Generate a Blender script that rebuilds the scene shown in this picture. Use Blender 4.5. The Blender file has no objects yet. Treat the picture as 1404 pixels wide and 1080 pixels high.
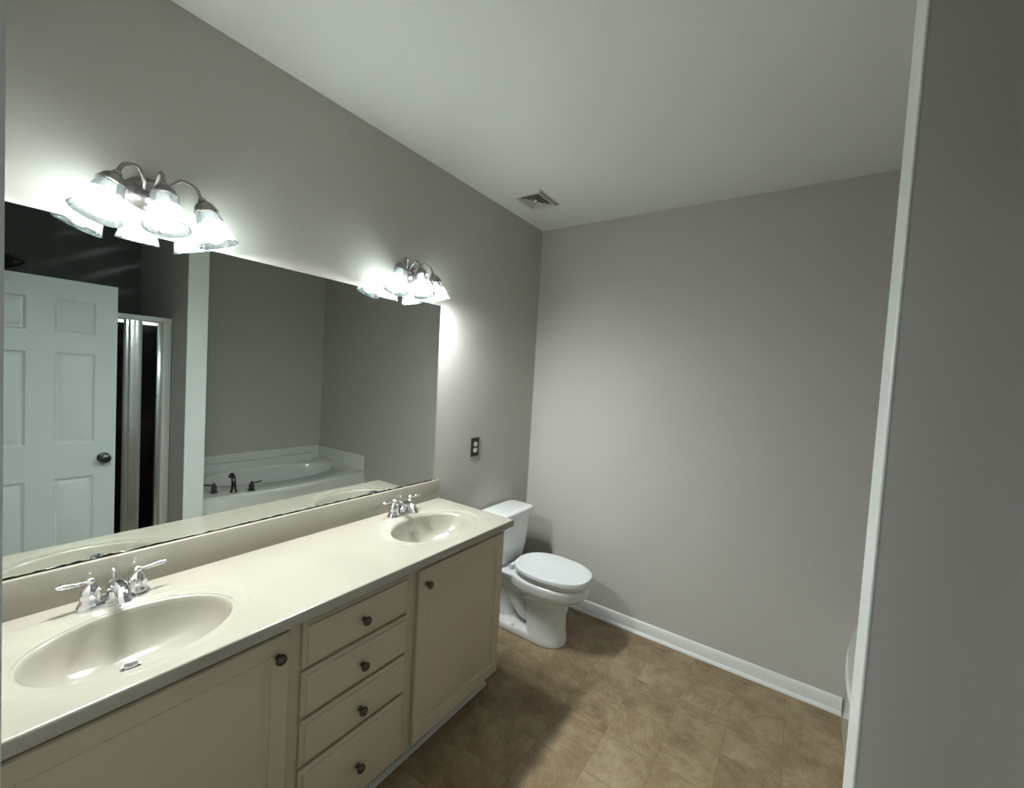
import bpy, bmesh, math, random
from mathutils import Vector, Matrix, noise
random.seed(7)
S = bpy.context.scene
COL = S.collection
PI = math.pi

# ------------------------------------------------------------------ camera, world, exposure
cam_d = bpy.data.cameras.new('camera')
cam = bpy.data.objects.new('camera', cam_d)
COL.objects.link(cam)
cam_d.sensor_fit = 'HORIZONTAL'
cam_d.sensor_width = 36.0
cam_d.lens = 574.42 / 1404 * 36.0
cam_d.clip_start = 0.01
_r = Vector((0.8190731, 0.57074946, 0.05800276)).normalized()
_f = Vector((-0.56918733, 0.82112276, -0.04222798)).normalized()
_u = _r.cross(_f).normalized()
cam.matrix_world = Matrix(((_r.x, _u.x, -_f.x, 1.7015), (_r.y, _u.y, -_f.y, 0.5635),
                           (_r.z, _u.z, -_f.z, 1.6341), (0, 0, 0, 1)))
S.camera = cam

w = bpy.data.worlds.new('world')
S.world = w
w.use_nodes = True
w.node_tree.nodes['Background'].inputs[0].default_value = (0.9, 1.0, 0.97, 1)
w.node_tree.nodes['Background'].inputs[1].default_value = 0.13
S.view_settings.view_transform = 'Standard'
S.view_settings.look = 'None'
S.view_settings.gamma = 1.0
S.view_settings.exposure = 0.0
S.view_settings.use_curve_mapping = False
S.cycles.caustics_reflective = True
S.cycles.caustics_refractive = False
S.cycles.sample_clamp_indirect = 0.0
S.cycles.use_guiding = True
S.cycles.max_bounces = 10
S.cycles.transparent_max_bounces = 16
BULB = 950.0

# ------------------------------------------------------------------ materials
def mat(name, col, rough=0.5, metal=0.0, bump=0.0, bscale=200.0, var=0.0, vscale=6.0, spec=0.5, coat=0.0):
    m = bpy.data.materials.new(name)
    m.use_nodes = True
    nt = m.node_tree
    b = nt.nodes['Principled BSDF']
    b.inputs['Base Color'].default_value = (*col, 1)
    b.inputs['Roughness'].default_value = rough
    b.inputs['Metallic'].default_value = metal
    b.inputs['Specular IOR Level'].default_value = spec
    b.inputs['Coat Weight'].default_value = coat
    b.inputs['Coat Roughness'].default_value = 0.08
    tc = nt.nodes.new('ShaderNodeTexCoord')
    if var:
        n = nt.nodes.new('ShaderNodeTexNoise')
        n.inputs['Scale'].default_value = vscale
        n.inputs['Detail'].default_value = 5
        nt.links.new(tc.outputs['Object'], n.inputs['Vector'])
        cr = nt.nodes.new('ShaderNodeValToRGB')
        cr.color_ramp.elements[0].position = 0.3
        cr.color_ramp.elements[1].position = 0.7
        cr.color_ramp.elements[0].color = (*[max(0, c * (1 - var)) for c in col], 1)
        cr.color_ramp.elements[1].color = (*[min(1, c * (1 + var)) for c in col], 1)
        nt.links.new(n.outputs['Fac'], cr.inputs['Fac'])
        nt.links.new(cr.outputs['Color'], b.inputs['Base Color'])
    if bump:
        n = nt.nodes.new('ShaderNodeTexNoise')
        n.inputs['Scale'].default_value = bscale
        n.inputs['Detail'].default_value = 3
        nt.links.new(tc.outputs['Object'], n.inputs['Vector'])
        bp = nt.nodes.new('ShaderNodeBump')
        bp.inputs['Strength'].default_value = bump
        bp.inputs['Distance'].default_value = 0.002
        nt.links.new(n.outputs['Fac'], bp.inputs['Height'])
        nt.links.new(bp.outputs['Normal'], b.inputs['Normal'])
    return m

M_WALL = mat('grey_wall_paint', (0.52, 0.505, 0.47), 0.55, bump=0.08, bscale=180, spec=0.35)
M_DARKWALL = mat('dark_grey_wall', (0.12, 0.125, 0.12), 0.6, bump=0.08, bscale=180, spec=0.3)  # shower back wall only, much darker than the other walls
M_CEIL = mat('ceiling_paint', (0.80, 0.825, 0.795), 0.8, bump=0.1, bscale=150, spec=0.2)
M_TRIM = mat('white_trim_paint', (0.76, 0.78, 0.76), 0.35)
M_DOOR = mat('white_door_paint', (0.62, 0.67, 0.66), 0.4)
M_CAB = mat('almond_cabinet_foil', (0.51, 0.445, 0.33), 0.42, var=0.02, vscale=3)
M_MARBLE = mat('cream_cultured_marble', (0.335, 0.310, 0.257), 0.16, var=0.03, vscale=5, coat=0.3)
M_PORC = mat('white_porcelain', (0.80, 0.82, 0.81), 0.12, coat=0.4)
M_SEAT = mat('white_seat_plastic', (0.80, 0.83, 0.83), 0.25)
M_TUB = mat('white_tub_acrylic', (0.70, 0.71, 0.67), 0.14, coat=0.3)
M_CHROME = mat('chrome', (0.80, 0.81, 0.84), 0.07, 1.0)
M_NICKEL = mat('dark_brushed_nickel', (0.36, 0.34, 0.34), 0.27, 1.0)
M_BRONZE = mat('dark_pewter', (0.10, 0.09, 0.08), 0.28, 0.9)
M_BLACK = mat('dark_bronze_plate', (0.018, 0.016, 0.013), 0.35)
M_OUTLET = mat('white_receptacle', (0.66, 0.66, 0.63), 0.4)
M_SLOT = mat('dark_slot', (0.02, 0.02, 0.02), 0.6)
M_ALU = mat('bright_aluminium', (0.78, 0.80, 0.80), 0.22, 0.9)
M_WHITEALU = mat('white_aluminium', (0.66, 0.67, 0.64), 0.35)
M_VENT = mat('white_vent_plastic', (0.70, 0.70, 0.66), 0.5)
M_VENTIN = mat('dark_vent_backing', (0.13, 0.125, 0.105), 0.8)  # backing behind the louvers, far darker than the vent frame
M_LOUV = mat('grey_vent_plastic', (0.50, 0.49, 0.44), 0.6)  # louvers, a step greyer than the frame
M_KICK = mat('grey_toe_kick', (0.40, 0.38, 0.33), 0.5)
M_SHOE = mat('pale_shoe_moulding', (0.50, 0.48, 0.43), 0.5)
M_DARKSHOWER = mat('brown_shower_surround', (0.05, 0.045, 0.035), 0.4)

def m_floor():
    m = bpy.data.materials.new('tan_vinyl_tile')
    m.use_nodes = True
    nt = m.node_tree
    L = nt.links.new
    b = nt.nodes['Principled BSDF']
    b.inputs['Roughness'].default_value = 0.42
    b.inputs['Specular IOR Level'].default_value = 0.35
    tc = nt.nodes.new('ShaderNodeTexCoord')
    sep = nt.nodes.new('ShaderNodeSeparateXYZ')
    L(tc.outputs['Object'], sep.inputs[0])
    T = 0.2286
    def math_(op, a, bb=None):
        n = nt.nodes.new('ShaderNodeMath')
        n.operation = op
        for i, v in enumerate((a, bb)):
            if v is None: continue
            if isinstance(v, (int, float)): n.inputs[i].default_value = v
            else: L(v, n.inputs[i])
        return n.outputs[0]
    gs, cells = [], []
    for ax, off in (('X', 1.055), ('Y', 2.865)):
        v = math_('DIVIDE', math_('SUBTRACT', sep.outputs[ax], off - 20 * T), T)
        cells.append(math_('FLOOR', v))
        fr = math_('FRACT', v)
        d = math_('MINIMUM', fr, math_('SUBTRACT', 1.0, fr))
        gs.append(math_('LESS_THAN', d, 0.0085))
    grout = math_('MAXIMUM', gs[0], gs[1])
    cb = nt.nodes.new('ShaderNodeCombineXYZ')
    L(cells[0], cb.inputs[0]); L(cells[1], cb.inputs[1])
    wn = nt.nodes.new('ShaderNodeTexWhiteNoise')
    wn.noise_dimensions = '3D'
    L(cb.outputs[0], wn.inputs['Vector'])
    # stone look: every tile shows its own cut and direction of a veined stone
    off = nt.nodes.new('ShaderNodeVectorMath'); off.operation = 'SCALE'
    L(wn.outputs['Color'], off.inputs[0]); off.inputs['Scale'].default_value = 9.0
    add = nt.nodes.new('ShaderNodeVectorMath'); add.operation = 'ADD'
    L(tc.outputs['Object'], add.inputs[0]); L(off.outputs[0], add.inputs[1])
    rot = nt.nodes.new('ShaderNodeVectorRotate')
    rot.rotation_type = 'Z_AXIS'
    L(add.outputs[0], rot.inputs['Vector'])
    L(math_('MULTIPLY', math_('FLOOR', math_('MULTIPLY', wn.outputs['Value'], 4.0)), 0.6), rot.inputs['Angle'])
    mp = nt.nodes.new('ShaderNodeMapping')
    mp.inputs['Scale'].default_value = (7, 34, 1)
    L(rot.outputs[0], mp.inputs['Vector'])
    n1 = nt.nodes.new('ShaderNodeTexNoise')
    n1.inputs['Scale'].default_value = 2.2; n1.inputs['Detail'].default_value = 8; n1.inputs['Roughness'].default_value = 0.65
    n1.inputs['Distortion'].default_value = 0.6
    L(mp.outputs[0], n1.inputs['Vector'])
    n2 = nt.nodes.new('ShaderNodeTexNoise')
    n2.inputs['Scale'].default_value = 7; n2.inputs['Detail'].default_value = 6; n2.inputs['Roughness'].default_value = 0.7
    L(add.outputs[0], n2.inputs['Vector'])
    mixv = math_('ADD', math_('MULTIPLY', n1.outputs['Fac'], 0.32), math_('MULTIPLY', n2.outputs['Fac'], 0.68))
    mixv = math_('ADD', mixv, math_('MULTIPLY', math_('SUBTRACT', wn.outputs['Value'], 0.5), 0.05))
    cr = nt.nodes.new('ShaderNodeValToRGB')
    e = cr.color_ramp.elements
    e[0].position = 0.33; e[0].color = (0.18, 0.122, 0.066, 1)
    e[1].position = 0.68; e[1].color = (0.43, 0.34, 0.222, 1)
    k = e.new(0.5); k.color = (0.295, 0.218, 0.13, 1)
    L(mixv, cr.inputs['Fac'])
    mx = nt.nodes.new('ShaderNodeMix'); mx.data_type = 'RGBA'
    L(math_('MULTIPLY', grout, 0.55), mx.inputs['Factor'])
    L(cr.outputs['Color'], mx.inputs['A'])
    mx.inputs['B'].default_value = (0.20, 0.15, 0.085, 1)
    L(mx.outputs['Result'], b.inputs['Base Color'])
    bp = nt.nodes.new('ShaderNodeBump')
    bp.inputs['Strength'].default_value = 0.25; bp.inputs['Distance'].default_value = 0.0015
    L(math_('SUBTRACT', mixv, math_('MULTIPLY', grout, 0.5)), bp.inputs['Height'])
    L(bp.outputs['Normal'], b.inputs['Normal'])
    return m
M_FLOOR = m_floor()

def m_mirror():
    m = bpy.data.materials.new('mirror_glass')
    m.use_nodes = True
    nt = m.node_tree
    L = nt.links.new
    b = nt.nodes['Principled BSDF']
    b.inputs['Base Color'].default_value = (0.63, 0.68, 0.65, 1)
    b.inputs['Metallic'].default_value = 1.0
    b.inputs['Roughness'].default_value = 0.0
    out = nt.nodes['Material Output']
    tc = nt.nodes.new('ShaderNodeTexCoord')
    # desilvered black line along the bottom edge
    sep = nt.nodes.new('ShaderNodeSeparateXYZ'); L(tc.outputs['Object'], sep.inputs[0])
    n = nt.nodes.new('ShaderNodeTexNoise'); n.inputs['Scale'].default_value = 26; n.inputs['Detail'].default_value = 4
    L(tc.outputs['Object'], n.inputs['Vector'])
    ma = nt.nodes.new('ShaderNodeMath'); ma.operation = 'MULTIPLY_ADD'
    L(n.outputs['Fac'], ma.inputs[0]); ma.inputs[1].default_value = 0.016; ma.inputs[2].default_value = -0.0035
    lt = nt.nodes.new('ShaderNodeMath'); lt.operation = 'LESS_THAN'
    L(sep.outputs['Z'], lt.inputs[0]); L(ma.outputs[0], lt.inputs[1])
    dk = nt.nodes.new('ShaderNodeBsdfDiffuse'); dk.inputs[0].default_value = (0.02, 0.02, 0.018, 1)
    # wiped smears: a faint film in curved streaks
    mp = nt.nodes.new('ShaderNodeMapping'); mp.inputs['Location'].default_value = (0, -1.35, -0.55); mp.inputs['Scale'].default_value = (1, 1, 2.4)
    L(tc.outputs['Object'], mp.inputs['Vector'])
    wv = nt.nodes.new('ShaderNodeTexWave'); wv.wave_type = 'RINGS'; wv.rings_direction = 'X'
    wv.inputs['Scale'].default_value = 3.2; wv.inputs['Distortion'].default_value = 2.5; wv.inputs['Detail'].default_value = 3
    L(mp.outputs[0], wv.inputs['Vector'])
    pw = nt.nodes.new('ShaderNodeMath'); pw.operation = 'POWER'; L(wv.outputs['Fac'], pw.inputs[0]); pw.inputs[1].default_value = 7
    n3 = nt.nodes.new('ShaderNodeTexNoise'); n3.inputs['Scale'].default_value = 2.4; n3.inputs['Detail'].default_value = 2
    L(tc.outputs['Object'], n3.inputs['Vector'])
    mr = nt.nodes.new('ShaderNodeMapRange'); mr.inputs[1].default_value = 0.5; mr.inputs[2].default_value = 0.75; mr.inputs[3].default_value = 0.0; mr.inputs[4].default_value = 0.005
    L(n3.outputs['Fac'], mr.inputs[0])
    mu = nt.nodes.new('ShaderNodeMath'); mu.operation = 'MULTIPLY'; L(pw.outputs[0], mu.inputs[0]); L(mr.outputs[0], mu.inputs[1])
    film = nt.nodes.new('ShaderNodeBsdfDiffuse'); film.inputs[0].default_value = (0.8, 0.85, 0.83, 1)
    m1 = nt.nodes.new('ShaderNodeMixShader'); L(mu.outputs[0], m1.inputs[0]); L(b.outputs[0], m1.inputs[1]); L(film.outputs[0], m1.inputs[2])
    m2 = nt.nodes.new('ShaderNodeMixShader'); L(lt.outputs[0], m2.inputs[0]); L(m1.outputs[0], m2.inputs[1]); L(dk.outputs[0], m2.inputs[2])
    L(m2.outputs[0], out.inputs[0])
    return m
M_MIRROR = m_mirror()

def m_shade():
    m = bpy.data.materials.new('ribbed_frosted_glass')
    m.use_nodes = True
    nt = m.node_tree
    L = nt.links.new
    nt.nodes.remove(nt.nodes['Principled BSDF'])
    out = nt.nodes['Material Output']
    tl = nt.nodes.new('ShaderNodeBsdfTranslucent'); tl.inputs[0].default_value = (0.19, 0.203, 0.199, 1)
    tr = nt.nodes.new('ShaderNodeBsdfTransparent'); tr.inputs[0].default_value = (0.29, 0.305, 0.30, 1)
    gl = nt.nodes.new('ShaderNodeBsdfGlossy'); gl.inputs['Roughness'].default_value = 0.15
    m1 = nt.nodes.new('ShaderNodeMixShader'); m1.inputs[0].default_value = 0.62
    L(tl.outputs[0], m1.inputs[1]); L(tr.outputs[0], m1.inputs[2])
    fr = nt.nodes.new('ShaderNodeFresnel'); fr.inputs[0].default_value = 1.35
    m2 = nt.nodes.new('ShaderNodeMixShader')
    L(fr.outputs[0], m2.inputs[0]); L(m1.outputs[0], m2.inputs[1]); L(gl.outputs[0], m2.inputs[2])
    L(m2.outputs[0], out.inputs[0])
    return m
M_SHADE = m_shade()

def m_emit(name, col, s):
    m = bpy.data.materials.new(name)
    m.use_nodes = True
    nt = m.node_tree
    nt.nodes.remove(nt.nodes['Principled BSDF'])
    e = nt.nodes.new('ShaderNodeEmission')
    e.inputs[0].default_value = (*col, 1); e.inputs[1].default_value = s
    nt.links.new(e.outputs[0], nt.nodes['Material Output'].inputs[0])
    return m
M_BULB = m_emit('lit_bulb', (0.955, 1.0, 1.0), BULB)

def m_tint():
    m = bpy.data.materials.new('bronze_tinted_glass')
    m.use_nodes = True
    nt = m.node_tree
    L = nt.links.new
    nt.nodes.remove(nt.nodes['Principled BSDF'])
    tr = nt.nodes.new('ShaderNodeBsdfTransparent'); tr.inputs[0].default_value = (0.22, 0.20, 0.16, 1)
    gl = nt.nodes.new('ShaderNodeBsdfGlossy'); gl.inputs['Roughness'].default_value = 0.06
    fr = nt.nodes.new('ShaderNodeFresnel'); fr.inputs[0].default_value = 1.45
    mx = nt.nodes.new('ShaderNodeMixShader')
    L(fr.outputs[0], mx.inputs[0]); L(tr.outputs[0], mx.inputs[1]); L(gl.outputs[0], mx.inputs[2])
    L(mx.outputs[0], nt.nodes['Material Output'].inputs[0])
    return m
M_TINT = m_tint()

# ------------------------------------------------------------------ helpers
def wloc(o):
    v = Vector((0, 0, 0))
    while o is not None:
        v += o.location
        o = o.parent
    return v

def thing(name, loc, label, cat, group=None):
    o = bpy.data.objects.new(name, None)
    o.empty_display_size = 0.05
    COL.objects.link(o)
    o.location = loc
    o['label'] = label; o['category'] = cat
    if group: o['group'] = group
    return o

def build(name, bm, m, parent=None, smooth=35, label=None, origin=None):
    """link the bmesh (world coordinates) as one mesh object below its parent"""
    bmesh.ops.recalc_face_normals(bm, faces=bm.faces)
    for f in bm.faces: f.smooth = True
    for e in bm.edges:
        e.smooth = len(e.link_faces) == 2 and e.calc_face_angle(PI) < math.radians(smooth)
    o0 = wloc(parent) if parent is not None else (Vector(origin) if origin else Vector((0, 0, 0)))
    bmesh.ops.translate(bm, verts=bm.verts, vec=-o0)
    me = bpy.data.meshes.new(name)
    bm.to_mesh(me); bm.free()
    me.materials.append(m)
    o = bpy.data.objects.new(name, me)
    COL.objects.link(o)
    if parent is not None: o.parent = parent
    elif origin: o.location = origin
    if label: o['label'] = label
    return o

def struct(name, bm, m, label=None, **k):
    o = build(name, bm, m, **k)
    o['kind'] = 'structure'
    if label: o['label'] = label
    return o

def box(bm, x0, x1, y0, y1, z0, z1, bev=0.0, seg=2):
    vs = [bm.verts.new((x, y, z)) for x in (x0, x1) for y in (y0, y1) for z in (z0, z1)]
    q = ((0, 1, 3, 2), (4, 6, 7, 5), (0, 4, 5, 1), (2, 3, 7, 6), (0, 2, 6, 4), (1, 5, 7, 3))
    fs = [bm.faces.new([vs[i] for i in t]) for t in q]
    if bev:
        es = list({e for f in fs for e in f.edges})
        bmesh.ops.bevel(bm, geom=es, offset=bev, segments=seg, profile=0.5, affect='EDGES')
    return bm

def nb(): return bmesh.new()

def frame_of(d):
    d = Vector(d).normalized()
    a = Vector((0, 0, 1)) if abs(d.z) < 0.9 else Vector((1, 0, 0))
    s = d.cross(a).normalized()
    return d, s, s.cross(d)

def lathe(bm, prof, org, axis=(0, 0, 1), seg=32, sx=1.0, sy=1.0, rib=None, close=False):
    """prof: (radius, height) from org along axis; rib(r, h, theta) may change the radius"""
    d, s, u = frame_of(axis)
    org = Vector(org)
    rings = []
    for r, h in prof:
        ring = []
        for i in range(seg):
            t = 2 * PI * i / seg
            rr = rib(r, h, t) if rib else r
            ring.append(bm.verts.new(org + d * h + s * (rr * sx * math.cos(t)) + u * (rr * sy * math.sin(t))))
        rings.append(ring)
    n = len(rings)
    for k in range(n if close else n - 1):
        a, b = rings[k], rings[(k + 1) % n]
        for i in range(seg):
            j = (i + 1) % seg
            bm.faces.new((a[i], a[j], b[j], b[i]))
    if not close:
        for ring in (rings[0], rings[-1]): bm.faces.new(ring)
    return bm

def spline(pts, n=8):
    pts = [Vector(p) for p in pts]
    out = []
    for i in range(len(pts) - 1):
        p0 = pts[max(i - 1, 0)]; p1 = pts[i]; p2 = pts[i + 1]; p3 = pts[min(i + 2, len(pts) - 1)]
        for k in range(n):
            t = k / n
            out.append(0.5 * ((2 * p1) + (p2 - p0) * t + (2 * p0 - 5 * p1 + 4 * p2 - p3) * t * t + (3 * p1 - p0 - 3 * p2 + p3) * t ** 3))
    out.append(pts[-1])
    return out

def tube(bm, pts, rad, seg=14):
    n = len(pts)
    rings = []
    prev = None
    for i, p in enumerate(pts):
        d = (pts[min(i + 1, n - 1)] - pts[max(i - 1, 0)]).normalized()
        if prev is None:
            _, s, u = frame_of(d)
        else:
            s = (prev - d * prev.dot(d)).normalized()
            u = s.cross(d)
        prev = s
        r = rad[min(int(i * len(rad) / n), len(rad) - 1)] if isinstance(rad, (list, tuple)) else (rad(i / (n - 1)) if callable(rad) else rad)
        rings.append([bm.verts.new(p + s * (r * math.cos(2 * PI * k / seg)) + u * (r * math.sin(2 * PI * k / seg))) for k in range(seg)])
    for a, b in zip(rings, rings[1:]):
        for i in range(seg):
            j = (i + 1) % seg
            bm.faces.new((a[i], a[j], b[j], b[i]))
    bm.faces.new(rings[0]); bm.faces.new(rings[-1])
    return bm

def loft(bm, secs):
    """secs: lists of points, same length; caps at both ends"""
    rs = [[bm.verts.new(p) for p in s] for s in secs]
    n = len(rs[0])
    for a, b in zip(rs, rs[1:]):
        for i in range(n):
            j = (i + 1) % n
            bm.faces.new((a[i], a[j], b[j], b[i]))
    bm.faces.new(rs[0]); bm.faces.new(rs[-1])
    return bm

def panel_x(bm, xf, y0, y1, z0, z1, rings, back):
    """a board whose face looks along sign of (xf - back); rings: (inset, depth below the face)"""
    sg = 1 if xf > back else -1
    loops = []
    def rect(i, x): return [bm.verts.new((x, a, b)) for a, b in ((y0 + i, z0 + i), (y1 - i, z0 + i), (y1 - i, z1 - i), (y0 + i, z1 - i))]
    loops.append(rect(0, back))
    for i, d in rings: loops.append(rect(i, xf - sg * d))
    for a, b in zip(loops, loops[1:]):
        for i in range(4):
            j = (i + 1) % 4
            bm.faces.new((a[i], a[j], b[j], b[i]))
    bm.faces.new(loops[0]); bm.faces.new(loops[-1])
    return bm

def profile_y(bm, prof, y0, y1):           # extrude an (x, z) outline along y
    return loft(bm, [[(x, y, z) for x, z in prof] for y in (y0, y1)])
def profile_x(bm, prof, x0, x1):           # extrude a (y, z) outline along x
    return loft(bm, [[(x, y, z) for y, z in prof] for x in (x0, x1)])

def sup(cx, cy, ax_back, ax_front, b, z, n=40, e=2.3):
    """rounded plan outline: different reach to the back and to the front"""
    out = []
    for i in range(n):
        t = 2 * PI * i / n
        c, s = math.cos(t), math.sin(t)
        a = ax_front if c > 0 else ax_back
        out.append((cx + a * math.copysign(abs(c) ** (2 / e), c), cy + b * math.copysign(abs(s) ** (2 / e), s), z))
    return out

def copy_tree(o, loc=None, parent=None):
    c = o.copy()
    COL.objects.link(c)
    if parent is not None: c.parent = parent
    if loc is not None: c.location = loc
    for ch in list(o.children): copy_tree(ch, None, c)
    return c

# ------------------------------------------------------------------ room shell
H = 2.74; YF = 3.30; XR = 2.90; YN = 0.60
XS = 1.846; Y1 = 1.665; Y2 = 1.785         # stub wall between shower and tub
struct('floor', box(nb(), -0.12, XR + 0.12, 0.40, YF + 0.12, -0.1, 0.0), M_FLOOR)
struct('ceiling', box(nb(), -0.12, XR + 0.12, 0.40, YF + 0.12, H, H + 0.1), M_CEIL)
struct('wall_left', box(nb(), -0.12, 0.0, 0.40, YF + 0.12, 0.0, H), M_WALL)
struct('wall_far', box(nb(), 0.0, XR + 0.12, YF, YF + 0.12, 0.0, H), M_WALL)
bm = nb(); box(bm, XR, XR + 0.12, Y2 - 0.05, YF, 0.0, H)
struct('wall_right', bm, M_WALL)
struct('wall_shower', box(nb(), XR, XR + 0.12, 0.40, Y2 - 0.05, 0.0, H), M_DARKWALL)
bm = nb()
JX = 1.08
box(bm, 0.0, JX - 0.02, YN - 0.12, YN, 0.0, H)
box(bm, 2.0, XR, YN - 0.12, YN, 0.0, H)
box(bm, JX - 0.02, 2.0, YN - 0.12, YN, 2.075, H)
struct('wall_near', bm, M_WALL)
struct('wall_partition', box(nb(), XS, XR, Y1, Y2, 0.0, H), M_WALL)
bm = nb()                                   # painted end cap of the stub wall
box(bm, XS - 0.006, XS + 0.001, Y1 - 0.001, Y2 + 0.001, 0.0, H, 0.002, 1)
struct('trim_1', bm, M_TRIM, 'white painted end cap of the stub wall')
bm = nb()                                   # jamb and casing of the doorway the picture is taken from
box(bm, JX - 0.02, JX, YN - 0.12, YN + 0.0145, 0.0, 2.055)
box(bm, JX - 0.075, JX - 0.02, YN, YN + 0.0145, 0.0, 2.075 + 0.06, 0.004)
box(bm, 1.98, 2.0, YN - 0.12, YN, 0.0, 2.055)
box(bm, JX - 0.02, 2.0, YN - 0.12, YN + 0.0145, 2.055, 2.075)
struct('trim_2', bm, M_TRIM, 'white door jamb and casing')
BB = lambda s, c: [(c, 0.0), (c + s * 0.028, 0.0), (c + s * 0.028, 0.007), (c + s * 0.024, 0.014), (c + s * 0.013, 0.019),
                   (c + s * 0.013, 0.058), (c + s * 0.010, 0.066), (c + s * 0.009, 0.070), (c + s * 0.005, 0.082), (c, 0.084)]
struct('baseboard_far', profile_x(nb(), BB(-1, YF), 0.0, 1.979), M_TRIM, smooth=50)
struct('baseboard_left', profile_y(nb(), BB(1, 0.0), 2.298, YF - 0.022), M_TRIM, smooth=50)

# ------------------------------------------------------------------ open six-panel door (seen in the mirror)
DX, DY0, DY1, DZ0, DZ1 = 1.97, 0.636, 1.332, 0.010, 2.056
bm = nb()
cols = ((DY0, 0.752), (0.944, 1.055), (1.232, DY1))
rows_ = (0.25, 0.855, 1.065, 1.62, 1.742, 1.935)
for a, b in cols: box(bm, DX, DX + 0.035, a, b, DZ0, DZ1)
for pa, pb in ((0.752, 0.944), (1.055, 1.232)):
    for za, zb in ((DZ0, rows_[0]), (rows_[1], rows_[2]), (rows_[3], rows_[4]), (rows_[5], DZ1)):
        box(bm, DX, DX + 0.035, pa, pb, za, zb)
    for za, zb in ((rows_[0], rows_[1]), (rows_[2], rows_[3]), (rows_[4], rows_[5])):
        for xf, bk in ((DX, DX + 0.02), (DX + 0.035, DX + 0.015)):
            panel_x(bm, xf, pa, pb, za, zb, ((0.0, 0.0), (0.012, 0.009), (0.02, 0.010), (0.042, 0.003)), bk)
door = struct('door_1', bm, M_DOOR, 'white six-panel door standing open, reflected in the mirror', smooth=20, origin=(DX, DY0, 0))
bm = nb()
KY, KZ = 1.276, 0.962
lathe(bm, [(0.031, 0.0), (0.032, 0.004), (0.026, 0.009), (0.012, 0.012), (0.011, 0.03), (0.02, 0.036), (0.027, 0.045), (0.028, 0.055), (0.024, 0.064), (0.012, 0.069), (0.002, 0.070)],
      (DX, KY, KZ), (-1, 0, 0), 28)
build('door_knob', bm, M_BRONZE, door, label='dark metal knob')
for hz in (0.25, 1.05, 1.85):
    bm = nb(); box(bm, DX - 0.004, DX + 0.02, DY0 - 0.012, DY0 + 0.001, hz - 0.045, hz + 0.045, 0.001, 1)
    build('hinge', bm, M_NICKEL, door)

# ------------------------------------------------------------------ vanity cabinet
VY0, VY1, VX = 0.607, 2.295, 0.49
van = thing('vanity_cabinet', (0.25, 1.45, 0), 'long almond double-sink vanity cabinet with four drawers between two doors', 'cabinet')
bm = nb()
box(bm, VX - 0.02, VX, VY0, VY1, 0.10, 0.8755, 0.002, 1)
box(bm, 0.003, VX - 0.02, VY0, VY0 + 0.016, 0.10, 0.8755)
box(bm, 0.003, VX - 0.02, VY1 - 0.016, VY1, 0.10, 0.8755)
box(bm, 0.003, VX - 0.02, VY0 + 0.016, VY1 - 0.016, 0.10, 0.116)
box(bm, 0.003, 0.012, VY0 + 0.016, VY1 - 0.016, 0.116, 0.8755)
build('body', bm, M_CAB, van)
bm = nb(); box(bm, 0.005, 0.425, VY0 + 0.004, VY1 - 0.004, 0.0, 0.10)
build('toe_kick', bm, M_KICK, van)
bm = nb(); profile_y(bm, [(0.425, 0.0), (0.441, 0.0), (0.441, 0.006), (0.437, 0.014), (0.430, 0.019), (0.425, 0.02)], VY0 + 0.004, VY1 + 0.004)
build('shoe_moulding', bm, M_SHOE, van, label='pale strip along the floor')
DOOR_R = ((0.0, 0.004), (0.004, 0.0), (0.052, 0.0), (0.056, 0.006), (0.064, 0.008), (0.072, 0.006), (0.090, 0.0005))
DRAW_R = ((0.0, 0.011), (0.004, 0.0085), (0.011, 0.006), (0.014, 0.001), (0.018, 0.0))
KNOB = [(0.008, 0.0), (0.009, 0.002), (0.006, 0.006), (0.006, 0.012), (0.012, 0.016), (0.0155, 0.021), (0.0155, 0.024), (0.0135, 0.0275), (0.0125, 0.0265), (0.006, 0.0295), (0.001, 0.030)]
def front(name, y0, y1, z0, z1, rings, ky, kz):
    d = build(name, panel_x(nb(), 0.512, y0, y1, z0, z1, rings, VX + 0.0008), M_CAB, van, smooth=18)
    build('knob', lathe(nb(), KNOB, (0.512, ky, kz), (1, 0, 0), 24), M_BRONZE, d, smooth=40, label='round dark pewter knob')
front('door', 0.625, 1.207, 0.122, 0.846, DOOR_R, 1.170, 0.786)
front('door', 1.717, 2.285, 0.122, 0.846, DOOR_R, 1.755, 0.780)
for za, zb, kz in ((0.699, 0.846, 0.768), (0.540, 0.687, 0.607), (0.381, 0.528, 0.447), (0.122, 0.369, 0.240)):
    front('drawer', 1.250, 1.668, za, zb, DRAW_R, 1.460, kz)

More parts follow.
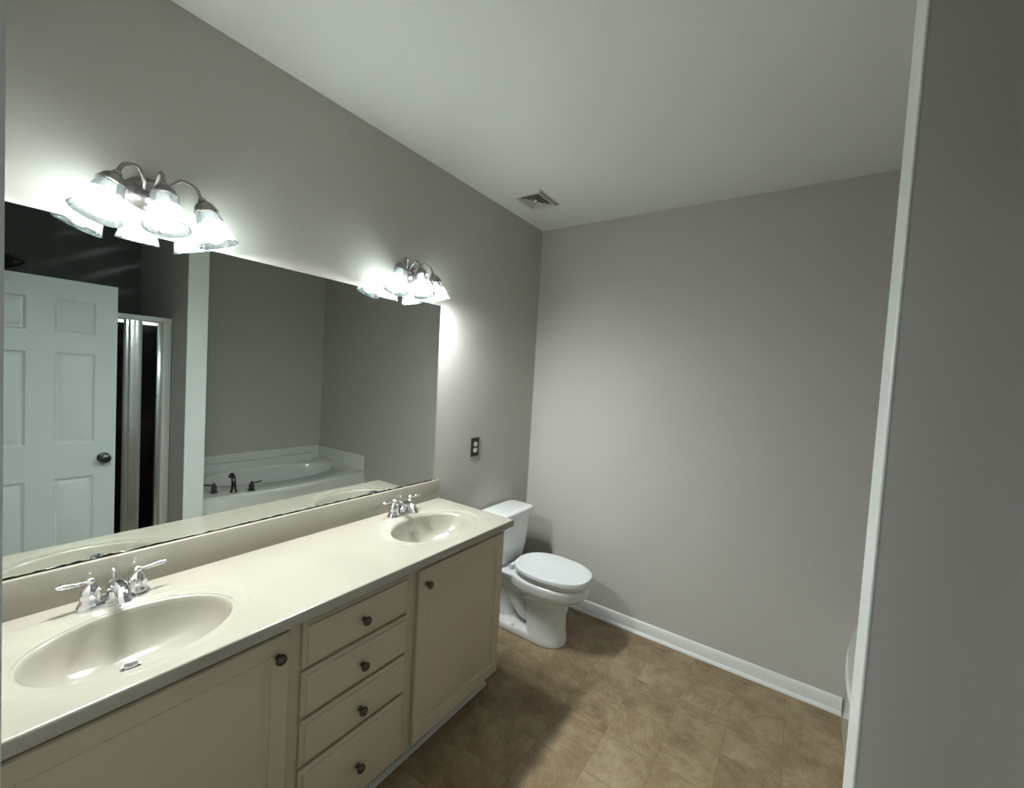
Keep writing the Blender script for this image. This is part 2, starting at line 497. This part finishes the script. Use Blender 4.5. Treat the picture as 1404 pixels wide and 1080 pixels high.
# ------------------------------------------------------------------ cultured marble top with two moulded basins
TY0, TY1, TX, TZ = 0.604, 2.315, 0.546, 0.910
top = thing('vanity_counter', (0.25, 1.45, 0.876), 'cream cultured-marble vanity counter with two oval basins on the almond cabinet', 'countertop')
BX, RX, RY = 0.312, 0.157, 0.213
SINKS = (0.907, 1.978)
def zdish(r):
    if r >= 1.24: return 0.0
    if r >= 1.18:
        t = (1.24 - r) / 0.06
        return -0.0030 * (t * t * (3 - 2 * t))
    return -0.0030 - 0.002 * (1.18 - r) / 0.18
def ell(cy, r, a, z): return (BX + RX * r * math.cos(a), cy + RY * r * math.sin(a), z)
bm = nb()
NA = 96
hy, x0, x1 = 0.30, 0.0, TX - 0.006
for cy in SINKS:
    ya = max(cy - hy, TY0)
    cor = [math.atan2((yy - cy) / RY, (xx - BX) / RX) % (2 * PI) for xx in (x0, x1) for yy in (ya, cy + hy)]
    angs = [2 * PI * i / NA for i in range(NA)]
    for c in cor:
        k = min(range(len(angs)), key=lambda i: min(abs(angs[i] - c), 2 * PI - abs(angs[i] - c)))
        angs[k] = c
    angs.sort()
    rings = [[bm.verts.new(ell(cy, r, a, TZ + zdish(r))) for a in angs] for r in (1.03, 1.08, 1.13, 1.18, 1.195, 1.21, 1.225, 1.24)]
    edge = []
    for a in angs:
        dx, dy = RX * math.cos(a), RY * math.sin(a)
        ts = []
        if dx > 1e-9: ts.append((x1 - BX) / dx)
        if dx < -1e-9: ts.append((x0 - BX) / dx)
        if dy > 1e-9: ts.append(hy / dy)
        if dy < -1e-9: ts.append((ya - cy) / dy)
        t = max(min(ts), 1.241)
        edge.append(bm.verts.new((min(BX + dx * t, x1), cy + dy * t, TZ)))
    rings.append(edge)
    for a, b in zip(rings, rings[1:]):
        for i in range(NA):
            j = (i + 1) % NA
            bm.faces.new((a[i], a[j], b[j], b[i]))
def quad(*p): bm.faces.new([bm.verts.new(q) for q in p])
for a, b in ((SINKS[0] + hy, SINKS[1] - hy), (SINKS[1] + hy, TY1 - 0.006)):
    quad((x0, a, TZ), (x1, a, TZ), (x1, b, TZ), (x0, b, TZ))
# rounded front and end edges, then the underside
er = [(0.0, 0.0), (0.003, -0.0008), (0.0052, -0.0028), (0.006, -0.006), (0.006, -0.034)]
prev = None
for o_, dz in er:
    ring = [bm.verts.new(p) for p in ((x1 + o_, TY0, TZ + dz), (x1 + o_, TY1 - 0.006 + o_, TZ + dz), (x0, TY1 - 0.006 + o_, TZ + dz))]
    if prev:
        for i in range(2): bm.faces.new((prev[i], prev[i + 1], ring[i + 1], ring[i]))
    prev = ring
quad((x0, TY0, TZ - 0.034), (TX, TY0, TZ - 0.034), (TX, TY0, TZ - 0.03), (x0, TY0, TZ - 0.03))
bm.normal_update()
slab = build('slab', bm, M_MARBLE, top, smooth=50)
bm = nb(); box(bm, 0.001, 0.021, TY0, 2.309, TZ - 0.001, 1.017, 0.003)
build('backsplash', bm, M_MARBLE, top)
def bowl_prof():
    out = [(1.03, -0.0055, 0)]
    for r, d in ((1.015, 0.0062), (1.0, 0.008), (0.985, 0.0125), (0.97, 0.020), (0.94, 0.038), (0.90, 0.056), (0.83, 0.077), (0.74, 0.094), (0.62, 0.108), (0.48, 0.118), (0.34, 0.124), (0.2, 0.127), (0.13, 0.1285)):
        out.append((r, -d, d))
    return out
for cy in SINKS:
    bm = nb()
    rings = []
    for r, z, d in bowl_prof():
        sh = -0.056 * (d / 0.1285) ** 1.5 * (1 - r) / 0.87 if d else 0
        k = RX + (RY - RX) * 0.0
        ring = []
        for i in range(NA):
            a = 2 * PI * i / NA
            ry = RY if r > 0.3 else RX + (RY - RX) * max(0, (r - 0.13) / 0.17)
            ring.append(bm.verts.new((BX + sh + RX * r * math.cos(a), cy + ry * r * math.sin(a), TZ + z)))
        rings.append(ring)
    for a, b in zip(rings, rings[1:]):
        for i in range(NA):
            j = (i + 1) % NA
            bm.faces.new((a[i], a[j], b[j], b[i]))
    basin = build('basin', bm, M_MARBLE, top, smooth=80)
    dx, dz = BX - 0.056, TZ - 0.1285
    build('drain', lathe(nb(), [(0.010, -0.02), (0.0185, -0.006), (0.0185, -0.001), (0.021, 0.0005), (0.0225, 0.002), (0.0225, 0.003), (0.018, 0.0035), (0.0165, 0.001), (0.0165, -0.01)], (dx, cy, dz), (0, 0, 1), 32), M_CHROME, basin, label='chrome drain ring')
    build('stopper', lathe(nb(), [(0.005, -0.012), (0.006, 0.006), (0.0145, 0.008), (0.0155, 0.010), (0.0145, 0.0125), (0.006, 0.0145), (0.001, 0.015)], (dx, cy, dz), (0, 0, 1), 28), M_CHROME, basin, label='chrome pop-up stopper')

# ------------------------------------------------------------------ faucets
def make_faucet(cy, label):
    fx, fz = 0.088, TZ + 0.0003
    t = thing('sink_faucet', (fx, cy, fz), label, 'faucet', 'chrome faucets on the vanity counter')
    bm = nb()
    secs = []
    for z, k in ((0.0, 1.0), (0.004, 1.0), (0.009, 0.93), (0.013, 0.86), (0.016, 0.80)):
        secs.append([(fx + 0.029 * k * math.copysign(abs(math.cos(a)) ** 0.7, math.cos(a)), cy + (0.082 - 0.029 * (1 - k)) * math.copysign(abs(math.sin(a)) ** 0.55, math.sin(a)), fz + z)
                     for a in [2 * PI * i / 40 for i in range(40)]])
    loft(bm, secs)
    build('base_plate', bm, M_CHROME, t, smooth=40)
    bm = nb()                               # dome and stubby arched spout
    lathe(bm, [(0.021, 0.012), (0.021, 0.02), (0.019, 0.03), (0.020, 0.042), (0.018, 0.055), (0.012, 0.064), (0.004, 0.067)], (fx, cy, fz), (0, 0, 1), 28)
    P = spline([(fx, cy, fz + 0.040), (fx + 0.025, cy, fz + 0.055), (fx + 0.058, cy, fz + 0.057), (fx + 0.088, cy, fz + 0.045), (fx + 0.102, cy, fz + 0.026)], 7)
    tube(bm, P, lambda s: 0.0195 - 0.005 * s + (0.0015 if s > 0.9 else 0), 20)
    sp = build('spout', bm, M_CHROME, t, smooth=50)
    build('lift_rod', lathe(nb(), [(0.0022, 0.0), (0.0022, 0.026), (0.0050, 0.029), (0.0058, 0.033), (0.0045, 0.038), (0.001, 0.040)], (fx - 0.016, cy, fz + 0.055), (0, 0, 1), 14), M_CHROME, t)
    for s in (-1, 1):
        hy = cy + s * 0.051
        bm = nb()
        lathe(bm, [(0.0250, 0.012), (0.0250, 0.018), (0.0220, 0.022), (0.0235, 0.036), (0.0220, 0.050), (0.0165, 0.060), (0.0085, 0.066), (0.0075, 0.070), (0.0105, 0.074), (0.0105, 0.080), (0.007, 0.085), (0.001, 0.087)], (fx, hy, fz), (0, 0, 1), 28)
        h = build('handle', bm, M_CHROME, t, smooth=45)
        P = spline([(fx, hy + s * 0.004, fz + 0.075), (fx, hy + s * 0.026, fz + 0.0755), (fx + 0.001, hy + s * 0.050, fz + 0.078), (fx + 0.001, hy + s * 0.068, fz + 0.080)], 8)
        prof = lambda q: 0.0038 if q < 0.22 else (0.0058 if q < 0.34 else (0.0042 if q < 0.45 else (0.0068 if q < 0.8 else 0.005 if q < 0.94 else 0.003)))
        build('lever', tube(nb(), P, prof, 14), M_CHROME, h, smooth=60)
    return t
fau = make_faucet(SINKS[0], 'chrome two-lever faucet on the basin farther from the toilet')
f2 = copy_tree(fau, (0.088, SINKS[1], TZ + 0.0003))
f2['label'] = 'chrome two-lever faucet on the basin next to the toilet'

# ------------------------------------------------------------------ mirror
mir = thing('wall_mirror', (0.003, 1.43, 1.0175), 'wide frameless mirror above the vanity reflecting the white door and tub', 'mirror')
bm = nb(); box(bm, 0.0005, 0.0065, YN + 0.002, 2.262, 1.0175, 2.004, 0.0012, 1)
build('glass', bm, M_MIRROR, mir)

# ------------------------------------------------------------------ vanity lights
LZ = 2.125
def make_light(cy, label):
    t = thing('vanity_light', (0.0, cy, LZ), label, 'wall light', 'three-shade vanity lights above the mirror')
    bm = nb()
    lathe(bm, [(0.060, 0.0005), (0.062, 0.006), (0.058, 0.012), (0.055, 0.015), (0.050, 0.024), (0.038, 0.034), (0.018, 0.040), (0.010, 0.041), (0.010, 0.046), (0.0085, 0.052), (0.001, 0.054)], (0, cy, LZ), (1, 0, 0), 40, sx=1.12, sy=0.84)
    build('backplate', bm, M_NICKEL, t, smooth=40)
    specs = (((0.098, -0.098, 2.134), (0.30, -0.95), 20, [(0.030, -0.024, LZ + 0.004), (0.055, -0.030, 2.150), (0.078, -0.052, 2.176), (0.093, -0.084, 2.164)]),
             ((0.110, 0.002, 2.140), (1.0, 0.0), 15, [(0.034, 0.0, LZ + 0.010), (0.052, 0.0, 2.158), (0.082, 0.001, 2.178), (0.104, 0.002, 2.163)]),
             ((0.098, 0.101, 2.134), (0.30, 0.95), 20, [(0.030, 0.024, LZ + 0.004), (0.055, 0.030, 2.150), (0.078, 0.054, 2.176), (0.093, 0.087, 2.164)]))
    for (cx, dy, cz), (ox, oy), tilt, path in specs:
        tr = math.radians(tilt)
        ax = Vector((ox * math.sin(tr), oy * math.sin(tr), -math.cos(tr))).normalized()
        top_ = Vector((cx, cy + dy, cz))
        P = spline([(a, cy + b, c) for a, b, c in path] + [top_ + ax * 0.006], 8)
        arm = build('arm', tube(nb(), P, 0.0052, 12), M_NICKEL, t)
        bm = nb()
        lathe(bm, [(0.008, -0.004), (0.011, 0.0), (0.012, 0.006), (0.020, 0.011), (0.027, 0.020), (0.031, 0.031), (0.0345, 0.035), (0.0345, 0.039), (0.030, 0.040), (0.026, 0.034), (0.010, 0.022)], top_, ax, 32)
        build('shade_holder', bm, M_NICKEL, arm, smooth=40)
        def rib(r, h, a): return r * (1 + 0.012 * math.cos(20 * a))
        outer = [(0.029, 0.037), (0.031, 0.045), (0.035, 0.060), (0.040, 0.080), (0.0455, 0.102), (0.051, 0.122), (0.0555, 0.135), (0.0575, 0.139)]
        prof = outer + [(r - 0.0025, h - 0.0005) for r, h in reversed(outer)]
        sh = build('glass_shade', lathe(nb(), prof, top_, ax, 80, rib=rib, close=True), M_SHADE, t, smooth=70)
        bm = nb()
        lathe(bm, [(0.001, 0.134), (0.012, 0.131), (0.021, 0.123), (0.0255, 0.111), (0.024, 0.098), (0.018, 0.083), (0.0135, 0.070), (0.0125, 0.056)], top_, ax, 24)
        build('bulb', bm, M_BULB, sh, smooth=80, label='lit white bulb')
        bm = nb(); lathe(bm, [(0.0125, 0.030), (0.0128, 0.062), (0.030, 0.078), (0.031, 0.0805), (0.0295, 0.0815), (0.0118, 0.066)], top_, ax, 20)
        build('bulb_socket', bm, M_TRIM, sh)
    return t
li = make_light(0.992, 'brushed nickel three-shade light above the basin farther from the toilet')
l2 = copy_tree(li, (0.0, 2.000, LZ))
l2['label'] = 'brushed nickel three-shade light above the basin next to the toilet'

# ------------------------------------------------------------------ ceiling vent
vt = thing('ceiling_vent', (0.248, 2.795, H), 'square white exhaust vent in the ceiling above the toilet', 'vent')
va, vb, vc, vd = 0.143, 0.352, 2.672, 2.918
bm = nb()
def rz(x0, x1, y0, y1, z): return [(x0, y0, z), (x1, y0, z), (x1, y1, z), (x0, y1, z)]
def ins(i, z): return rz(va + i, vb - i, vc + i, vd - i, z)
secs = [ins(0, H - 0.001), ins(0.002, H - 0.008), ins(0.010, H - 0.014), ins(0.026, H - 0.014), ins(0.030, H - 0.004), ins(0.03, H - 0.001)]
rs = [[bm.verts.new(p) for p in s] for s in secs]
for a, b in zip(rs, rs[1:]):
    for i in range(4): bm.faces.new((a[i], a[(i + 1) % 4], b[(i + 1) % 4], b[i]))
build('frame', bm, M_VENT, vt, smooth=20)
bm = nb(); loft(bm, [ins(0.029, H - 0.002), ins(0.029, H - 0.0035)])
build('backing', bm, M_VENTIN, vt, label='dark grey plate')
for i_ in range(3):
    bm = nb()
    k = 0.034 + 0.022 * i_
    a = [ins(k, H - 0.012), ins(k + 0.001, H - 0.0135), ins(k + 0.013, H - 0.0055), ins(k + 0.012, H - 0.004)]
    rs = [[bm.verts.new(p) for p in s] for s in a]
    for p, q in zip(rs, rs[1:]):
        for i in range(4): bm.faces.new((p[i], p[(i + 1) % 4], q[(i + 1) % 4], q[i]))
    bm.faces.new((rs[0][0], rs[0][1], rs[3][1], rs[3][0])); bm.faces.new((rs[0][1], rs[0][2], rs[3][2], rs[3][1])); bm.faces.new((rs[0][2], rs[0][3], rs[3][3], rs[3][2])); bm.faces.new((rs[0][3], rs[0][0], rs[3][0], rs[3][3]))
    build('louver', bm, M_LOUV, vt, smooth=20)
for k in (0.0040, 0.0125):
    bm = nb(); box(bm, vb - k - 0.003, vb - k, vc + 0.02, vd - 0.02, H - 0.0155 if k > 0.01 else H - 0.0125, H - 0.006)
    build('slot', bm, M_SLOT, vt, label='narrow dark slot')
bm = nb(); lathe(bm, [(0.009, -0.002), (0.009, 0.010), (0.006, 0.012)], (0.248, 2.795, H - 0.003), (0, 0, -1), 20)
build('screw_boss', bm, M_VENT, vt)

# ------------------------------------------------------------------ power outlet
OY, OZ = 2.634, 1.168
out = thing('power_outlet', (0.0, OY, OZ), 'white duplex outlet in a dark bronze wall plate above the toilet tank', 'outlet')
bm = nb(); panel_x(bm, 0.006, OY - 0.039, OY + 0.039, OZ - 0.060, OZ + 0.060, ((0.0, 0.004), (0.004, 0.0005), (0.007, 0.0)), 0.0005)
build('wall_plate', bm, M_BLACK, out, smooth=20)
for s in (-1, 1):
    bm = nb()
    pts = [(OY + 0.0175 * math.copysign(abs(math.cos(a)) ** 0.55, math.cos(a)), OZ + s * 0.0195 + 0.0145 * math.copysign(abs(math.sin(a)) ** 0.75, math.sin(a))) for a in [2 * PI * i / 28 for i in range(28)]]
    loft(bm, [[(x, y, z) for y, z in pts] for x in (0.003, 0.0078)])
    rc = build('receptacle', bm, M_OUTLET, out, label='white receptacle')
    bm = nb()
    for dy in (-0.006, 0.006): box(bm, 0.0076, 0.0081, OY + dy - 0.001, OY + dy + 0.001, OZ + s * 0.0195 - 0.001, OZ + s * 0.0195 + 0.006)
    lathe(bm, [(0.0022, 0.0), (0.0022, 0.0004)], (0.0077, OY, OZ + s * 0.0195 - 0.007), (1, 0, 0), 12)
    build('slot', bm, M_SLOT, rc)
bm = nb(); lathe(bm, [(0.003, 0.0), (0.003, 0.001), (0.001, 0.0016)], (0.0058, OY, OZ), (1, 0, 0), 14)
build('screw', bm, M_BRONZE, out)

# ------------------------------------------------------------------ toilet
TC = 2.862
toi = thing('toilet', (0.35, TC, 0), 'white two-piece toilet with its lid closed beside the vanity', 'toilet')
bm = nb()
def rr(cx0, cx1, hw, z, e=3.0, n=44):       # rounded rectangle in plan
    cx, ax = (cx0 + cx1) / 2, (cx1 - cx0) / 2
    return [(cx + ax * math.copysign(abs(math.cos(t)) ** (2 / e), math.cos(t)), TC + hw * math.copysign(abs(math.sin(t)) ** (2 / e), math.sin(t)), z) for t in [2 * PI * i / n for i in range(n)]]
loft(bm, [rr(0.055, 0.175, 0.135, 0.402, 5), rr(0.045, 0.190, 0.150, 0.412, 6), rr(0.035, 0.200, 0.168, 0.50, 7), rr(0.028, 0.208, 0.182, 0.64, 7), rr(0.025, 0.212, 0.187, 0.715, 7)])
build('tank', bm, M_PORC, toi, smooth=50)
bm = nb()
loft(bm, [rr(0.020, 0.218, 0.192, 0.7155, 7), rr(0.014, 0.226, 0.198, 0.719, 7), rr(0.013, 0.228, 0.200, 0.735, 7), rr(0.016, 0.225, 0.197, 0.744, 7), rr(0.026, 0.214, 0.188, 0.7495, 6), rr(0.05, 0.19, 0.16, 0.7515, 5)])
build('tank_lid', bm, M_PORC, toi, smooth=50)
# bowl: the closed volumes below are fused into one skin
def so(cx, bk, fr, b, z, e=2.25): return sup(cx, TC, bk, fr, b, z, 48, e)
bm = nb()
loft(bm, [so(0.46, 0.15, 0.150, 0.080, 0.20), so(0.46, 0.18, 0.160, 0.105, 0.265), so(0.46, 0.22, 0.200, 0.130, 0.295), so(0.46, 0.245, 0.250, 0.162, 0.318), so(0.46, 0.253, 0.274, 0.178, 0.342), so(0.46, 0.255, 0.280, 0.182, 0.385), so(0.46, 0.252, 0.277, 0.179, 0.397), so(0.46, 0.24, 0.265, 0.168, 0.402)])
loft(bm, [rr(0.03, 0.36, 0.105, 0.335, 4), rr(0.03, 0.36, 0.135, 0.36, 4), rr(0.03, 0.36, 0.150, 0.385, 4), rr(0.033, 0.36, 0.147, 0.400, 4)])
loft(bm, [so(0.45, 0.10, 0.160, 0.112, 0.0), so(0.45, 0.10, 0.160, 0.112, 0.03), so(0.45, 0.10, 0.152, 0.105, 0.08), so(0.45, 0.11, 0.150, 0.098, 0.15), so(0.45, 0.13, 0.155, 0.100, 0.22), so(0.45, 0.15, 0.165, 0.108, 0.27)])
loft(bm, [rr(0.115, 0.50, 0.112, 0.0, 4), rr(0.115, 0.50, 0.112, 0.035, 4), rr(0.12, 0.49, 0.106, 0.047, 4), rr(0.14, 0.47, 0.080, 0.052, 4)])
tube(bm, spline([(0.42, TC, 0.14), (0.33, TC, 0.13), (0.25, TC, 0.20), (0.20, TC, 0.27), (0.155, TC, 0.22), (0.15, TC, 0.12), (0.17, TC, 0.03)], 7), lambda s: 0.066, 24)
tube(bm, spline([(0.10, TC, 0.30), (0.16, TC, 0.30), (0.30, TC, 0.30)], 7), lambda s: 0.075, 24)
bo = build('bowl', bm, M_PORC, toi, smooth=180)
md = bo.modifiers.new('fuse', 'REMESH'); md.mode = 'VOXEL'; md.voxel_size = 0.006; md.use_smooth_shade = True
md = bo.modifiers.new('soften', 'SMOOTH'); md.factor = 0.6; md.iterations = 9
bm = nb()                                    # seat ring
def seat_out(k, z): return sup(0.47, TC, 0.198 * k, 0.260 * k, 0.171 * k, z, 56, 2.25)
secs = [seat_out(0.99, 0.4045), seat_out(1.0, 0.409), seat_out(1.0, 0.416), seat_out(0.985, 0.4205), seat_out(0.72, 0.4205), seat_out(0.68, 0.414), seat_out(0.68, 0.4045)]
rs = [[bm.verts.new(p) for p in s] for s in secs]
for a, b in zip(rs, rs[1:] + rs[:1]):
    for i in range(56): bm.faces.new((a[i], a[(i + 1) % 56], b[(i + 1) % 56], b[i]))
build('seat', bm, M_SEAT, toi, smooth=50)
bm = nb()                                    # closed lid, a little raised on its bumpers
def lid(k, z): return [(x, y, z + 0.0 * x) for x, y, _ in sup(0.47, TC, 0.222 * k, 0.276 * k, 0.184 * k, z, 56, 2.3)]
loft(bm, [lid(0.985, 0.4275), lid(1.0, 0.4305), lid(1.0, 0.447), lid(0.988, 0.4545), lid(0.95, 0.458), lid(0.88, 0.4588), lid(0.5, 0.4605), lid(0.1, 0.461)])
build('seat_lid', bm, M_SEAT, toi, smooth=45)
for s in (-1, 1):
    bm = nb(); lathe(bm, [(0.013, -0.028), (0.013, 0.028)], (0.248, TC + s * 0.075, 0.425), (0, 1, 0), 18)
    box(bm, 0.236, 0.262, TC + s * 0.075 - 0.02, TC + s * 0.075 + 0.02, 0.403, 0.424, 0.003)
    build('hinge', bm, M_SEAT, toi)
    bm = nb(); lathe(bm, [(0.014, 0.0), (0.014, 0.006), (0.012, 0.013), (0.006, 0.018), (0.001, 0.019)], (0.285, TC + s * 0.092, 0.047), (0, 0, 1), 20)
    build('bolt_cap', bm, M_SEAT, toi)
bm = nb(); lathe(bm, [(0.012, 0.0), (0.012, 0.004), (0.006, 0.008), (0.006, 0.014)], (0.207, TC - 0.135, 0.665), (1, 0, 0), 18)
tube(bm, spline([(0.219, TC - 0.138, 0.665), (0.223, TC - 0.10, 0.662), (0.223, TC - 0.07, 0.656)], 6), lambda s: 0.005 + 0.002 * s, 12)
build('flush_lever', bm, M_CHROME, toi, label='chrome flush lever')

# ------------------------------------------------------------------ bathtub (seen in the mirror and past the stub wall)
tub = thing('bathtub', (2.4, 2.55, 0), 'white bow-front garden bathtub in the alcove behind the stub wall', 'bathtub')
UZ = 0.565; UYA, UYB, UXB = Y2 + 0.003, YF - 0.003, XR - 0.003
def bow(y, x_end, depth):
    t = (y - (UYA + UYB) / 2) / ((UYB - UYA) / 2)
    return x_end - depth * (1 - t * t)
bm = nb()
NY = 40
ys = [UYA + (UYB - UYA) * i / NY for i in range(NY + 1)]
prof_s = [(0.0, 0), (0.04, 0), (0.30, 0.25), (0.46, 0.65), (0.52, 0.9), (0.535, 1.0), (0.552, 1.04), (0.562, 0.98), (UZ, 0.88)]
def sx(y, k): return bow(y, 1.983 + 0.072 * k, 0.02 + 0.122 * k)
rows = [[bm.verts.new((sx(y, k) + (0.0 if k <= 1 else -0.004 * (k - 1)), y, z)) for y in ys] for z, k in prof_s]
for a, b in zip(rows, rows[1:]):
    for i in range(NY): bm.faces.new((a[i], a[i + 1], b[i + 1], b[i]))
build('apron', bm, M_TUB, tub, smooth=60, label='bowed front skirt')
# deck with an oval well
bm = nb()
WX, WY, WRX, WRY = 2.475, 2.585, 0.335, 0.60
NW = 120
def fx(y): return sx(y, 0.88)
edge = []
angs = [2 * PI * i / NW for i in range(NW)]
def hit(a):
    dx, dy = WRX * math.cos(a), WRY * math.sin(a)
    lo, hi = 1.0, 4.0
    for _ in range(40):
        mdl = (lo + hi) / 2
        x, y = WX + dx * mdl, WY + dy * mdl
        if UYA <= y <= UYB and fx(y) <= x <= UXB: lo = mdl
        else: hi = mdl
    return (WX + dx * lo, WY + dy * lo)
for cxx, cyy in ((UXB, UYA), (UXB, UYB), (fx(UYA), UYA), (fx(UYB), UYB)):
    c = math.atan2((cyy - WY) / WRY, (cxx - WX) / WRX) % (2 * PI)
    k = min(range(NW), key=lambda i: abs(angs[i] - c))
    angs[k] = c
edge = [bm.verts.new((*hit(a), UZ)) for a in angs]
rings = [edge]
for r, z in ((1.0, 0.0), (0.985, -0.004), (0.972, -0.016), (0.95, -0.06), (0.92, -0.14), (0.88, -0.24), (0.82, -0.33), (0.72, -0.39), (0.55, -0.415), (0.3, -0.42), (0.02, -0.422)):
    rings.append([bm.verts.new((WX + WRX * r * math.cos(a), WY + WRY * r * math.sin(a), UZ + z)) for a in angs])
for a, b in zip(rings, rings[1:]):
    for i in range(NW):
        j = (i + 1) % NW
        bm.faces.new((a[i], a[j], b[j], b[i]))
bm.faces.new(rings[-1])
build('tub_basin', bm, M_TUB, tub, smooth=50)
bm = nb()                                    # upstand around the walls, with a step along the back
LT = 0.712
box(bm, 2.045, UXB, UYB - 0.022, UYB, 0.46, LT, 0.004)
box(bm, UXB - 0.022, UXB, UYA, UYB, UZ - 0.02, LT, 0.004)
box(bm, fx(UYA) + 0.03, UXB, UYA, UYA + 0.022, UZ - 0.02, LT, 0.004)
build('upstand', bm, M_TUB, tub)
bm = nb(); box(bm, UXB - 0.075, UXB - 0.022, UYA + 0.022, UYB - 0.12, UZ - 0.01, 0.635, 0.010, 3)
build('ledge', bm, M_TUB, tub)
# tub faucet on the deck
tf = thing('tub_faucet', (2.10, 2.10, UZ + 0.0006), 'dark three-piece deck faucet on the front rim of the bathtub', 'faucet')
P0 = Vector((2.055, 2.070, UZ + 0.0006))
bm = nb()
lathe(bm, [(0.027, 0.0), (0.027, 0.006), (0.020, 0.012), (0.018, 0.05)], P0, (0, 0, 1), 24)
tube(bm, spline([P0 + Vector((0, 0, 0.03)), P0 + Vector((0.002, 0, 0.085)), P0 + Vector((0.03, 0.004, 0.125)), P0 + Vector((0.075, 0.01, 0.125)), P0 + Vector((0.105, 0.014, 0.10))], 7), lambda s: 0.017 - 0.003 * s, 18)
build('spout', bm, M_BRONZE, tf, smooth=50)
for hx, hy, s in ((2.120, 1.955, -1), (2.010, 2.185, 1)):
    bm = nb()
    q = Vector((hx, hy, UZ + 0.0006))
    lathe(bm, [(0.027, 0.0), (0.027, 0.005), (0.019, 0.012), (0.019, 0.035), (0.021, 0.045), (0.015, 0.056), (0.008, 0.062), (0.009, 0.070), (0.002, 0.078)], q, (0, 0, 1), 24)
    h = build('handle', bm, M_BRONZE, tf, smooth=45)
    d = Vector((-0.35 * s, s, 0)).normalized()
    build('lever', tube(nb(), spline([q + Vector((0, 0, 0.060)), q + d * 0.035 + Vector((0, 0, 0.064)), q + d * 0.075 + Vector((0, 0, 0.070))], 6), lambda t: 0.0055 + 0.002 * math.sin(PI * t), 12), M_BRONZE, h)

# ------------------------------------------------------------------ shower enclosure (seen in the mirror)
SXP = 2.15
sho = thing('shower_enclosure', (SXP, 1.13, 0), 'aluminium-framed shower enclosure with dark glass behind the open white door', 'shower')
ya, yb = YN + 0.003, Y1 - 0.003
bm = nb(); box(bm, SXP - 0.05, SXP + 0.06, ya, yb, 0.0, 0.11, 0.008)
build('curb', bm, M_TUB, sho)
bm = nb(); box(bm, SXP + 0.06, XR - 0.002, ya, yb, 0.0, 0.05, 0.004)
build('shower_pan', bm, M_TUB, sho)
bm = nb(); box(bm, SXP - 0.02, SXP + 0.025, ya, yb, 1.872, 1.908, 0.004)
build('header', bm, M_WHITEALU, sho, label='pale head rail')
bm = nb(); box(bm, SXP - 0.02, SXP + 0.025, ya, yb, 0.11, 0.135, 0.004)
build('sill', bm, M_WHITEALU, sho)
for y0, y1 in ((1.613, yb), (ya, ya + 0.05)):
    bm = nb(); box(bm, SXP - 0.02, SXP + 0.025, y0, y1, 0.135, 1.872, 0.005)
    build('jamb', bm, M_WHITEALU, sho, label='pale side jamb')
bm = nb(); box(bm, SXP - 0.012, SXP + 0.012, 1.585, 1.613, 0.135, 1.872, 0.003)
build('jamb_channel', bm, M_ALU, sho, label='bright metal channel')
def panel(y0, y1, xo, sw, sr=None):
    sr = sr or sw
    g = build('glass_panel', box(nb(), SXP + xo - 0.003, SXP + xo + 0.003, y0 + 0.01, y1 - 0.01, 0.145, 1.862), M_TINT, sho, label='dark tinted glass panel')
    for a, b in ((y0, y0 + sw), (y1 - sr, y1)):
        bm = nb()
        pr = [(SXP + xo - 0.010, a), (SXP + xo + 0.010, a), (SXP + xo + 0.010, b), (SXP + xo - 0.010, b), (SXP + xo - 0.015, (a + b * 2) / 3), (SXP + xo - 0.015, (a * 2 + b) / 3)]
        loft(bm, [[(x, y, z) for x, y in pr] for z in (0.138, 1.870)])
        build('stile', bm, M_ALU, g, smooth=20, label='bright metal stile')
    bm = nb(); box(bm, SXP + xo - 0.009, SXP + xo + 0.009, y0 + sw, y1 - sr, 1.845, 1.868, 0.002, 1)
    build('top_rail', bm, M_ALU, g)
    bm = nb(); box(bm, SXP + xo - 0.009, SXP + xo + 0.009, y0 + sw, y1 - sr, 0.138, 0.160, 0.002, 1)
    build('bottom_rail', bm, M_ALU, g)
panel(1.436, 1.585, 0.0, 0.062, 0.006)
panel(ya + 0.05, 1.434, 0.0, 0.034)
bm = nb(); box(bm, XR - 0.012, XR - 0.001, ya + 0.001, yb - 0.001, 0.05, 1.95, 0.003)
box(bm, SXP + 0.07, XR - 0.012, yb - 0.010, yb - 0.0005, 0.05, 1.86, 0.003)
box(bm, SXP + 0.07, XR - 0.012, ya + 0.0005, ya + 0.010, 0.05, 1.86, 0.003)
build('surround', bm, M_DARKSHOWER, sho, label='dark brown wall surround')
sh = thing('shower_sprayer', (2.45, YN, 2.20), 'small dark shower sprayer showing above the open white door', 'shower head')
bm = nb(); lathe(bm, [(0.03, 0.001), (0.028, 0.006), (0.012, 0.010)], (2.45, YN, 2.20), (0, 1, 0), 24)
tube(bm, spline([(2.45, YN + 0.005, 2.20), (2.45, YN + 0.12, 2.225), (2.45, YN + 0.25, 2.235), (2.45, YN + 0.315, 2.205)], 7), 0.011, 14)
build('shower_arm', bm, M_BRONZE, sh)
bm = nb(); lathe(bm, [(0.013, -0.01), (0.017, 0.008), (0.034, 0.028), (0.050, 0.048), (0.052, 0.062), (0.046, 0.068), (0.002, 0.069)], (2.45, YN + 0.315, 2.208), (0, 0.5, -0.87), 28)
build('spray_face', bm, M_BRONZE, sh)
